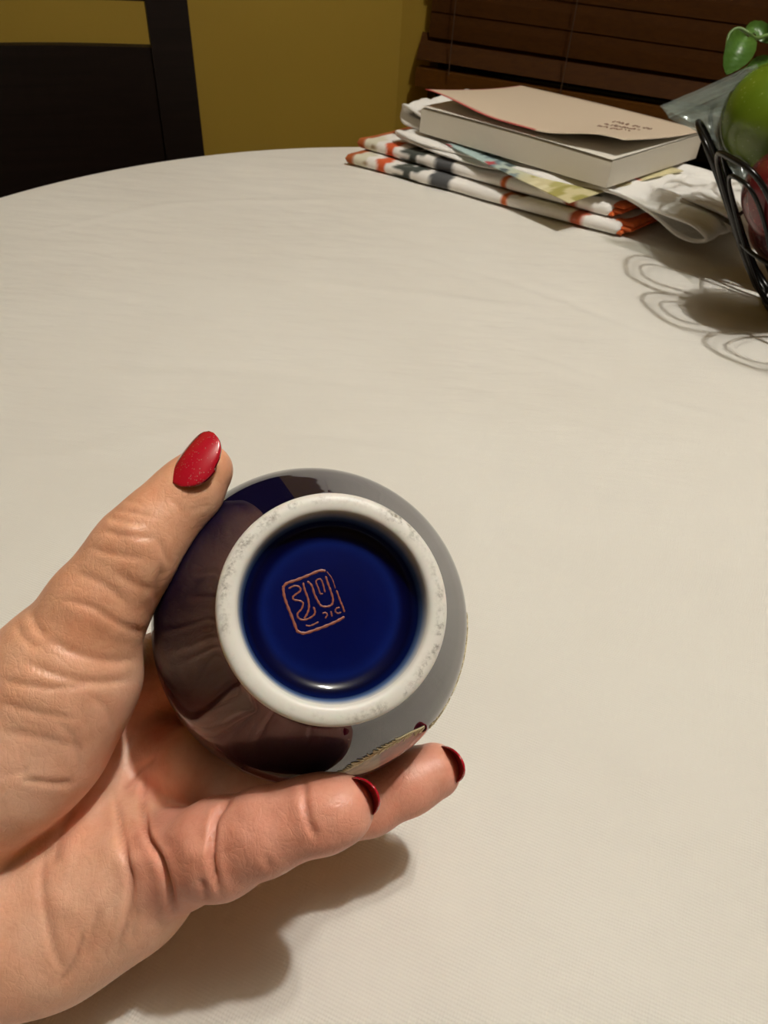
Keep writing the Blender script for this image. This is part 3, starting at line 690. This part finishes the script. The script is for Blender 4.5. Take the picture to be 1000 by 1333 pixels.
for pts, w in strokes:
    p = smooth_poly([seal_pt(*q) for q in pts], 6 * len(pts)); T = np.gradient(p, axis=0); T /= np.linalg.norm(T, axis=1)[:, None]; Nn = np.stack([-T[:, 1], T[:, 0], 0 * T[:, 0]], 1)
    hw = w / 7.143 * .205 * S * .001 / 2 * (1 + .18 * np.sin(np.arange(len(p)) * 1.3)) * np.clip(np.minimum(np.arange(len(p)), np.arange(len(p))[::-1]) / 1.5 + .45, 0, 1)
    z = np.array([0, 0, -.0001])
    ring = np.stack([p - Nn * hw[:, None], p - Nn * hw[:, None] * .6 + z, p + Nn * hw[:, None] * .6 + z, p + Nn * hw[:, None]], 1)
    mb = MB(); mb.grid(ring); mb.build('seal_stroke', M['seal'], vase)
# painted medallion low on the body: reddish field, cream feathery border
def body_hit(x, y):
    r = ray(x, y); o = to_vase(CAMP); d = np.array([r @ vx, r @ vy, r @ vz]); ts = np.linspace(.13, .34, 3000); q = o + d * ts[:, None]
    rho = np.hypot(q[:, 0], q[:, 1]); Rz = np.interp(q[:, 2], body_pr[:, 1], body_pr[:, 0], left=0, right=0); ins = np.nonzero(rho < Rz)[0]
    if len(ins): return q[ins[0]]
    k = np.argmin(rho - Rz); p = q[k]; f = np.interp(p[2], body_pr[:, 1], body_pr[:, 0]) / rho[k]; return p * np.array([f, f, 1])
def on_body(p, off): 
    rho = math.hypot(p[0], p[1]); R = np.interp(p[2], body_pr[:, 1], body_pr[:, 0]) + off; return np.array([p[0] / rho * R, p[1] / rho * R, p[2]])
def cyl(p): return np.array([math.atan2(p[1], p[0]), p[2]])
e0 = [cyl(body_hit(*q)) for q in ((447, 1004), (470, 990), (500, 972), (530, 955), (552, 945))]
edge = smooth_poly(e0, 40); nd = 22; pts = []; colm = []
for i, (th_, z) in enumerate(edge):
    f = i / 39; depth_ = (.5 + 9 * math.sin(math.pi * min(1, max(0, f * .97 + .015)))) * 1.4 * mm
    row = []
    for j in range(nd):
        s = j / (nd - 1); zz = z + depth_ * s; R = np.interp(zz, body_pr[:, 1], body_pr[:, 0]) + .00012; row.append((R * math.cos(th_), R * math.sin(th_), zz))
        n_ = vnoise(np.array(f * 16.), np.array(s * 9.), 5)
        base = np.array([.30, .095, .06]) if f > .45 else np.array([.33, .21, .10]); base = base * (1 + .8 * n_)
        if s < .10: base = np.array([.60, .48, .26])
        colm.append(base)
    pts.append(row)
mb = MB(); mb.grid(np.array(pts)); o = mb.build('medallion', M['medallion'], vase, True, None, np.clip(np.array(colm), 0, 1)); o['label'] = 'painted reddish medallion with cream feather border'
mb = MB()
for i in range(64):
    f = i / 63; th_, z = edge[int(f * 39)]; l = (1.1 + 1.5 * random.random()) * mm * (1 if i % 2 else -.75) * (.5 + .5 * math.sin(math.pi * f)); dth = .022 + .03 * random.random()
    path = [on_body(np.array([math.cos(th_ + dth * t), math.sin(th_ + dth * t), z + (.8 * mm if i % 2 else 0) + l * t ** 1.5]) * np.array([.04, .04, 1]), .00015) for t in np.linspace(0, 1, 6)]
    mb.tube(path, [.00026] * 5 + [.0001], 4)
for off in (0.0, 1.6):
    mb.tube([on_body(np.array([math.cos(t_) * .04, math.sin(t_) * .04, z + off * mm * math.sin(math.pi * k / 39)]), .00012) for k, (t_, z) in enumerate(edge)], .00022, 5)
o = mb.build('feather_border', M['gold'], vase); o['kind'] = 'stuff'
# speckled gilt scrollwork near the right rim
mb = MB()
s0 = [cyl(body_hit(*q)) for q in ((611, 800), (612, 840), (604, 872), (590, 905), (573, 930), (560, 944))]
sc = smooth_poly(s0, 60)
for i in range(110):
    th_, z = sc[random.randrange(60)]; th_ += random.uniform(-.02, .02); z += random.uniform(-.1, 2.6) * mm
    aa = random.uniform(0, 6.28); path = [on_body(np.array([math.cos(th_ + .012 * math.cos(aa + t) * t) * .04, math.sin(th_ + .012 * math.cos(aa + t) * t) * .04, z + .0006 * math.sin(aa + t) * t]), .0001) for t in np.linspace(0, 2, 6)]
    mb.tube(path, .00026, 4)
o = mb.build('gilt_scrollwork', M['gold'], vase); o['kind'] = 'stuff'

# ------------------------------------------------------------------ the hand, one continuous surface
def H(x, y, d): return P(x, y, d * S)
def R_(px, d): return px / 1000.0 * d * S               # radius from a pixel radius
def chain(pts):
    """list of (x, y, depth, pixel radius) -> capsule segments"""
    q = [(H(x, y, d), R_(r, d)) for x, y, d, r in pts]
    return [(a[0], b[0], a[1], b[1]) for a, b in zip(q[:-1], q[1:])]
thumb = chain([(20, 915, .232, 84), (72, 868, .230, 76), (128, 790, .229, 63), (166, 735, .229, 55), (185, 708, .229, 52), (212, 676, .231, 45), (244, 642, .233, 41), (268, 612, .235, 35)])
pinky = chain([(236, 1118, .232, 58), (286, 1104, .224, 61), (345, 1082, .2185, 53), (398, 1063, .217, 47), (425, 1058, .216, 46), (444, 1053, .215, 43)])
ring_ = chain([(212, 1052, .262, 52), (300, 1075, .262, 44), (390, 1072, .258, 42), (480, 1043, .262, 41), (530, 1018, .263, 40), (564, 1004, .264, 36)])
def vpt(phi, z, rad):          # point around the vase: angle in the picture plane, height from the foot, distance from the axis (mm)
    a = math.radians(phi); p = vFoot + (vx * math.cos(a) + vy * math.sin(a)) * rad * mm + vz * z * mm; return p
# vy points down in the picture when vz points away and vx points right
def vchain(pts): 
    q = [(vpt(p, z, r), rr * mm) for p, z, r, rr in pts]; return [(a[0], b[0], a[1], b[1]) for a, b in zip(q[:-1], q[1:])]
middle = [(H(190, 985, .282), vpt(128, 70, 58), R_(45, .282), .0112 * S), *vchain([(128, 70, 58, 11.2), (100, 76, 54, 10.5), (72, 78, 49, 10), (52, 78, 46, 9)])]
index = [(H(185, 905, .285), vpt(165, 84, 50), R_(44, .285), .0112 * S), *vchain([(165, 84, 50, 11.2), (130, 92, 40, 10.5), (92, 95, 33, 10), (66, 95, 31, 9)])]
palm = chain([(-70, 1175, .246, 100), (60, 1165, .248, 86), (160, 1135, .244, 74), (236, 1118, .236, 58)]) \
     + chain([(-70, 1165, .252, 92), (110, 1085, .262, 72), (205, 1050, .266, 52)]) \
     + chain([(-70, 1130, .255, 88), (100, 1030, .270, 64), (190, 985, .284, 46)]) \
     + chain([(-70, 1090, .258, 84), (90, 980, .270, 62), (182, 910, .287, 42)]) \
     + chain([(-30, 1260, .236, 78), (70, 1222, .239, 66), (160, 1170, .242, 66)]) \
     + chain([(-200, 1310, .226, 100), (-70, 1190, .244, 106)])
_e = H(-200, 1310, .226); _fa = np.array([-.60, -.72, .26]); _fa /= np.linalg.norm(_fa)
palm += [(_e, _e + _fa * .11, .100 * .226 * S, .034)]      # wrist and forearm, out of frame
thenar = chain([(-60, 1060, .234, 90), (10, 985, .231, 92), (72, 905, .229, 82)]) + chain([(72, 960, .232, 64), (118, 880, .232, 62)])
web = chain([(110, 850, .240, 48), (160, 872, .262, 34), (182, 905, .282, 38), (222, 962, .284, 38)])
def smin(a, b, k):
    h = np.clip(.5 + .5 * (b - a) / k, 0, 1); return b * (1 - h) + a * h - k * h * (1 - h)
def caps(p, seg):
    a, b, ra, rb = seg; ab = b - a; t = np.clip(((p - a) @ ab) / (ab @ ab), 0, 1)
    return np.linalg.norm(p - a - t[:, None] * ab, axis=1) - (ra + (rb - ra) * t)
def chain_d(p, segs, k):
    d = None
    for s_ in segs:
        e = caps(p, s_); d = e if d is None else smin(d, e, k)
    return d
bz, br = body_pr[:, 1], body_pr[:, 0]
def vase_d(p):
    q = to_vase(p); rho = np.hypot(q[:, 0], q[:, 1]); R = np.interp(q[:, 2], bz, br)
    sl = np.interp(q[:, 2], bz, np.gradient(br, bz)); d = (rho - R) / np.sqrt(1 + np.clip(sl, -2.5, 2.5) ** 2)
    return np.where((q[:, 2] < bz[0]) | (q[:, 2] > bz[-1]), np.maximum(d, np.maximum(bz[0] - q[:, 2], q[:, 2] - bz[-1])), d)
# soft pleats of the palm: (picture polyline, depth mm, width px); also drives the painted crease shade
creases = [
 ([(150, 1030), (158, 1080), (170, 1140), (166, 1200), (150, 1240)], 1.2, 4.5), ([(190, 1008), (187, 1050), (192, 1085), (210, 1122), (222, 1165), (229, 1200)], 1.8, 4), ([(300, 1040), (282, 1062), (277, 1090), (277, 1122), (287, 1166)], 1.7, 3.6),
 ([(262, 1145), (270, 1172)], .8, 5), ([(58, 1112), (55, 1150), (60, 1190), (72, 1240), (84, 1262)], .6, 6), ([(108, 1212), (98, 1250), (76, 1284)], .9, 4.5), ([(130, 1180), (120, 1215), (112, 1250)], .5, 6), ([(180, 1180), (172, 1225)], .5, 5),
 ([(100, 1050), (80, 1085), (68, 1130)], .7, 7), ([(205, 985), (180, 1005), (160, 1030)], .8, 5), ([(200, 1040), (205, 1075), (225, 1110)], .5, 8),
 ([(398, 1012), (397, 1040), (402, 1070), (412, 1092)], 1.0, 4.2), ([(345, 1112), (352, 1132)], .4, 4), ([(310, 1060), (330, 1090)], .25, 8),
 ([(138, 672), (160, 678), (190, 683)], .45, 4), ([(150, 664), (172, 667), (196, 672)], .35, 3.5), ([(132, 690), (160, 696), (205, 700)], .35, 4), ([(118, 712), (150, 722), (190, 726)], .35, 4.5), ([(160, 650), (185, 655)], .25, 3.5),
 ([(212, 738), (205, 765), (203, 790)], .5, 5), ([(205, 700), (215, 720), (222, 738)], .45, 4), ([(150, 745), (175, 760), (200, 768)], .35, 5), ([(100, 745), (135, 760), (165, 785)], .35, 5), ([(80, 780), (120, 790), (160, 815), (195, 825)], .5, 5),
 ([(40, 795), (48, 815), (60, 830)], .5, 5), ([(20, 812), (32, 830), (50, 845)], .4, 5), ([(60, 830), (100, 850), (140, 860), (180, 858)], .5, 5.5), ([(30, 860), (80, 880), (130, 888), (172, 884)], .6, 5), ([(0, 885), (60, 895), (120, 892)], .45, 5), ([(0, 915), (50, 928), (100, 935)], .35, 5), ([(0, 950), (60, 962), (110, 975)], .3, 6), ([(30, 1015), (70, 1020), (95, 1018)], .6, 4), ([(120, 905), (140, 925), (150, 950)], .3, 6), ([(70, 935), (95, 960), (105, 1000)], .3, 6),
 ([(252, 655), (268, 650)], .25, 3), ([(248, 664), (272, 656)], .25, 3), ([(225, 650), (240, 668)], .2, 4), ([(0, 1010), (40, 1000)], .3, 6), ([(0, 1140), (35, 1108), (75, 1078)], .6, 8)]
bulges = [((205, 1085), .9, 14), ((180, 1120), .7, 14), ((250, 1110), .8, 16), ((150, 1110), 1.0, 22), ((90, 1180), .8, 24), ((168, 690), .5, 12), ((60, 1110), -.6, 14), ((130, 1060), -.5, 14), ((425, 1050), .4, 16)]
def hand_d(p):
    pal = chain_d(p, palm, .014 * S)
    pal = smin(pal, chain_d(p, web, .010 * S), .012 * S)
    pal = smin(pal, chain_d(p, thenar, .012 * S), .007 * S)
    d = smin(pal, chain_d(p, thumb, .005 * S), .009 * S)
    for ch, k in ((pinky, .006), (ring_, .005), (middle, .006), (index, .006)):
        d = np.minimum(d, smin(pal, chain_d(p, ch, .004 * S), k * S))
    return np.maximum(d, -(vase_d(p) - .0003))
allp = np.array([q for s_ in palm + thumb + pinky + ring_ + middle + index + thenar + web for q in (s_[0], s_[1])])
lo, hi = allp.min(0) - .041, allp.max(0) + .041
hs = .00105
n3 = np.ceil((hi - lo) / hs).astype(int) + 1
n3 = ((n3 + 7) // 8) * 8 + 1
# coarse pass picks the blocks that hold the surface
cb3 = (n3 - 1) // 8; ci = np.stack(np.meshgrid(*[np.arange(k) for k in cb3], indexing='ij'), -1).reshape(-1, 3)
cd3 = hand_d(lo + (ci * 8 + 4) * hs)
blk = np.abs(cd3) < hs * 8 * 1.3 + .001
fld = np.repeat(np.repeat(np.repeat(np.where(cd3 > 0, 1, -1).astype(np.float32).reshape(cb3), 8, 0), 8, 1), 8, 2)
fld = np.pad(fld, ((0, 1),) * 3, mode='edge')
act = ci[blk]; off = np.stack(np.meshgrid(*[np.arange(9)] * 3, indexing='ij'), -1).reshape(-1, 3)
for st in range(0, len(act), 400):
    idx = (act[st:st + 400, None] * 8 + off[None]).reshape(-1, 3)
    fld[idx[:, 0], idx[:, 1], idx[:, 2]] = hand_d(lo + idx * hs)
def surface_nets(f):
    sgn = f < 0; nx, ny, nz = f.shape
    cnt = np.zeros((nx - 1, ny - 1, nz - 1), np.int16)
    for dx in (0, 1):
        for dy in (0, 1):
            for dz in (0, 1): cnt += sgn[dx:nx - 1 + dx, dy:ny - 1 + dy, dz:nz - 1 + dz]
    cell = np.argwhere((cnt > 0) & (cnt < 8)); vid = np.full(cnt.shape, -1, np.int64); vid[tuple(cell.T)] = np.arange(len(cell))
    acc = np.zeros((len(cell), 3)); num = np.zeros(len(cell))
    cor = [(i, j, k) for i in (0, 1) for j in (0, 1) for k in (0, 1)]
    for a in cor:
        for ax in range(3):
            if a[ax]: continue
            b = list(a); b[ax] = 1
            fa = f[cell[:, 0] + a[0], cell[:, 1] + a[1], cell[:, 2] + a[2]]; fb = f[cell[:, 0] + b[0], cell[:, 1] + b[1], cell[:, 2] + b[2]]
            m_ = (fa < 0) != (fb < 0); t = np.where(m_, fa / np.where(m_, fa - fb, 1), 0); q = np.tile(np.array(a, float), (len(cell), 1)); q[:, ax] += t
            acc[m_] += q[m_]; num[m_] += 1
    V = cell + acc / num[:, None]; Q = []
    for ax in range(3):
        o1, o2 = [(1, 2), (2, 0), (0, 1)][ax]
        sl0 = [slice(None)] * 3; sl1 = [slice(None)] * 3; sl0[ax] = slice(0, -1); sl1[ax] = slice(1, None)
        e = np.argwhere(sgn[tuple(sl0)] != sgn[tuple(sl1)]); e = e[(e[:, o1] > 0) & (e[:, o2] > 0) & (e[:, o1] < f.shape[o1] - 1) & (e[:, o2] < f.shape[o2] - 1)]
        inside = sgn[e[:, 0], e[:, 1], e[:, 2]]
        def g(a, b):
            q = e.copy(); q[:, o1] -= a; q[:, o2] -= b; return vid[q[:, 0], q[:, 1], q[:, 2]]
        quad = np.stack([g(1, 1), g(0, 1), g(0, 0), g(1, 0)], 1); quad[~inside] = quad[~inside][:, ::-1]; Q.append(quad)
    Q = np.vstack(Q); return V, Q[(Q >= 0).all(1)]
hv, hf = surface_nets(fld); hv = lo + hv * hs
def grad(p, e=.0004):
    return np.stack([(hand_d(p + np.eye(3)[k] * e) - hand_d(p - np.eye(3)[k] * e)) / (2 * e) for k in range(3)], 1)
gr = grad(hv); gn = np.linalg.norm(gr, axis=1)[:, None] + 1e-9
hv = hv - gr / gn * np.clip(hand_d(hv), -.0006, .0006)[:, None]
nrm = gr / gn
# creases and soft bulges pressed into the side that faces up (towards the viewer)
q = hv - CAMP; dep = q @ f0; px = 500 + F * (q @ RR) / dep; py = 666.5 + F * (q @ DD) / dep
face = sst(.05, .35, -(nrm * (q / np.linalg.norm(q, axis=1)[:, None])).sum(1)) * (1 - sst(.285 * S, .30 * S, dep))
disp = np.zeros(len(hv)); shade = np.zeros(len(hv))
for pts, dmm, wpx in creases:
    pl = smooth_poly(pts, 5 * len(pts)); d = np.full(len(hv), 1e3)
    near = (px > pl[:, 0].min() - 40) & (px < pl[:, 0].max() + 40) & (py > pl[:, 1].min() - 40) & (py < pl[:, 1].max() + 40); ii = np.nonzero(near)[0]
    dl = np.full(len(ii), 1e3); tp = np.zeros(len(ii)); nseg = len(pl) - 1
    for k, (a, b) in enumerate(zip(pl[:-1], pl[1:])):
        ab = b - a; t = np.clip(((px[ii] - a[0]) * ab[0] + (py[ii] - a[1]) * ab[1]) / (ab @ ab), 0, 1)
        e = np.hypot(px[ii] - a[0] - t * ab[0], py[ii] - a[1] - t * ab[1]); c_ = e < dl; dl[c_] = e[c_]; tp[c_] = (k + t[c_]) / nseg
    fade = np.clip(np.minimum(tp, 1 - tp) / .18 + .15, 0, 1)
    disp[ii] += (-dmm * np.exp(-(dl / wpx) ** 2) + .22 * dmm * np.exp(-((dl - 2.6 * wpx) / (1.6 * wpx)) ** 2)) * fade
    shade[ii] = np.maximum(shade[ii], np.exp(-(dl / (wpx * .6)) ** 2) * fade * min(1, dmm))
for (bx, by), a, r in bulges: disp += 1.4 * a * np.exp(-((px - bx) ** 2 + (py - by) ** 2) / (r * r))
vd = vase_d(hv)
disp *= face * sst(.0005, .004, vd)
hv = hv + nrm * (disp * mm)[:, None]
# natural skin tint: tan back of the thumb, paler palm, pinker fingertips; crease shade painted over it
n1 = vnoise(px / 22, py / 22, 3)
thumb_w = sst(.010, -.002, np.minimum(chain_d(hv, thumb, .005), .1))
pk = sst(.008, -.001, np.minimum(chain_d(hv, pinky, .004), chain_d(hv, ring_, .004)))
base = np.tile(np.array([.78, .46, .315]), (len(hv), 1))
base = base * (1 - thumb_w[:, None]) + np.array([.735, .395, .24]) * thumb_w[:, None]
base = base * (1 - .8 * pk[:, None]) + np.array([.74, .325, .235]) * .8 * pk[:, None]
base *= (1.08 + .10 * n1)[:, None]
base = base * (1 - shade * .45)[:, None] + (shade * .45)[:, None] * np.array([.36, .13, .08])  # shade along the creases, mixed into the skin colour
hand_loc = H(60, 1150, .26)
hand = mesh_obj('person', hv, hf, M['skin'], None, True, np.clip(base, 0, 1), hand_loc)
tag(hand, 'left hand with red nail polish gripping the blue vase, thumb up', 'person')

def nail(base, tip, normal, width, curve, arch=.12, th=.0008, name='fingernail', squ=2.3):
    base, tip, normal = map(np.asarray, (base, tip, normal)); Lv = tip - base; ln = np.linalg.norm(Lv); Lx = Lv / ln; N = normal - Lx * (normal @ Lx); N /= np.linalg.norm(N); W = np.cross(N, Lx)
    nu, nv = 28, 17; pts = []
    for i in range(nu):
        t = i / (nu - 1); s = 2 * t - 1; w = width / 2 * max(.02, (1 - abs(s) ** squ)) ** (1 / 2.0) * (1 - .12 * t if s > 0 else 1)
        row = []
        for j in range(nv):
            v = 2 * j / (nv - 1) - 1; x = w * v; ang_ = x / curve
            row.append(base + Lx * (ln * t) + W * (curve * math.sin(ang_)) + N * (curve * (math.cos(ang_) - 1) + arch * ln * (1 - s * s) * .5))
        pts.append(row)
    pts = np.array(pts); lowr = pts - N * th
    mb = MB(); mb.grid(pts); mb.grid(lowr[:, ::-1]); n = nu * nv
    bd = [(i, 0) for i in range(nu)] + [(nu - 1, j) for j in range(1, nv)] + [(i, nv - 1) for i in range(nu - 2, -1, -1)] + [(0, j) for j in range(nv - 2, 0, -1)]
    for (i, j), (k, l) in zip(bd, bd[1:] + bd[:1]): mb.F.append((i * nv + j, n + i * nv + nv - 1 - j, n + k * nv + nv - 1 - l, k * nv + l))
    o = mb.build(name, M['polish'], hand); o.matrix_parent_inverse = Matrix.Translation(-Vector(hand_loc)); return o
# directions by picture right / down / away
def dirv(r, d, f): v = RR * r + DD * d + f0 * f; return v / np.linalg.norm(v)
o = nail(H(227, 630, .222), H(275, 562, .2275), dirv(-.42, -.30, -.85), .0170 * S, .0090 * S); o['label'] = 'glossy red thumbnail'
o = nail(H(458, 1038, .226), H(491, 1028, .2075), dirv(.76, -.50, -.05), .0142 * S, .0078 * S); o['label'] = 'red nail edge of the front finger'
o = nail(H(576, 992, .273), H(604, 992, .253), dirv(.82, -.30, .05), .0155 * S, .0085 * S); o['label'] = 'red nail edge of the rear finger'
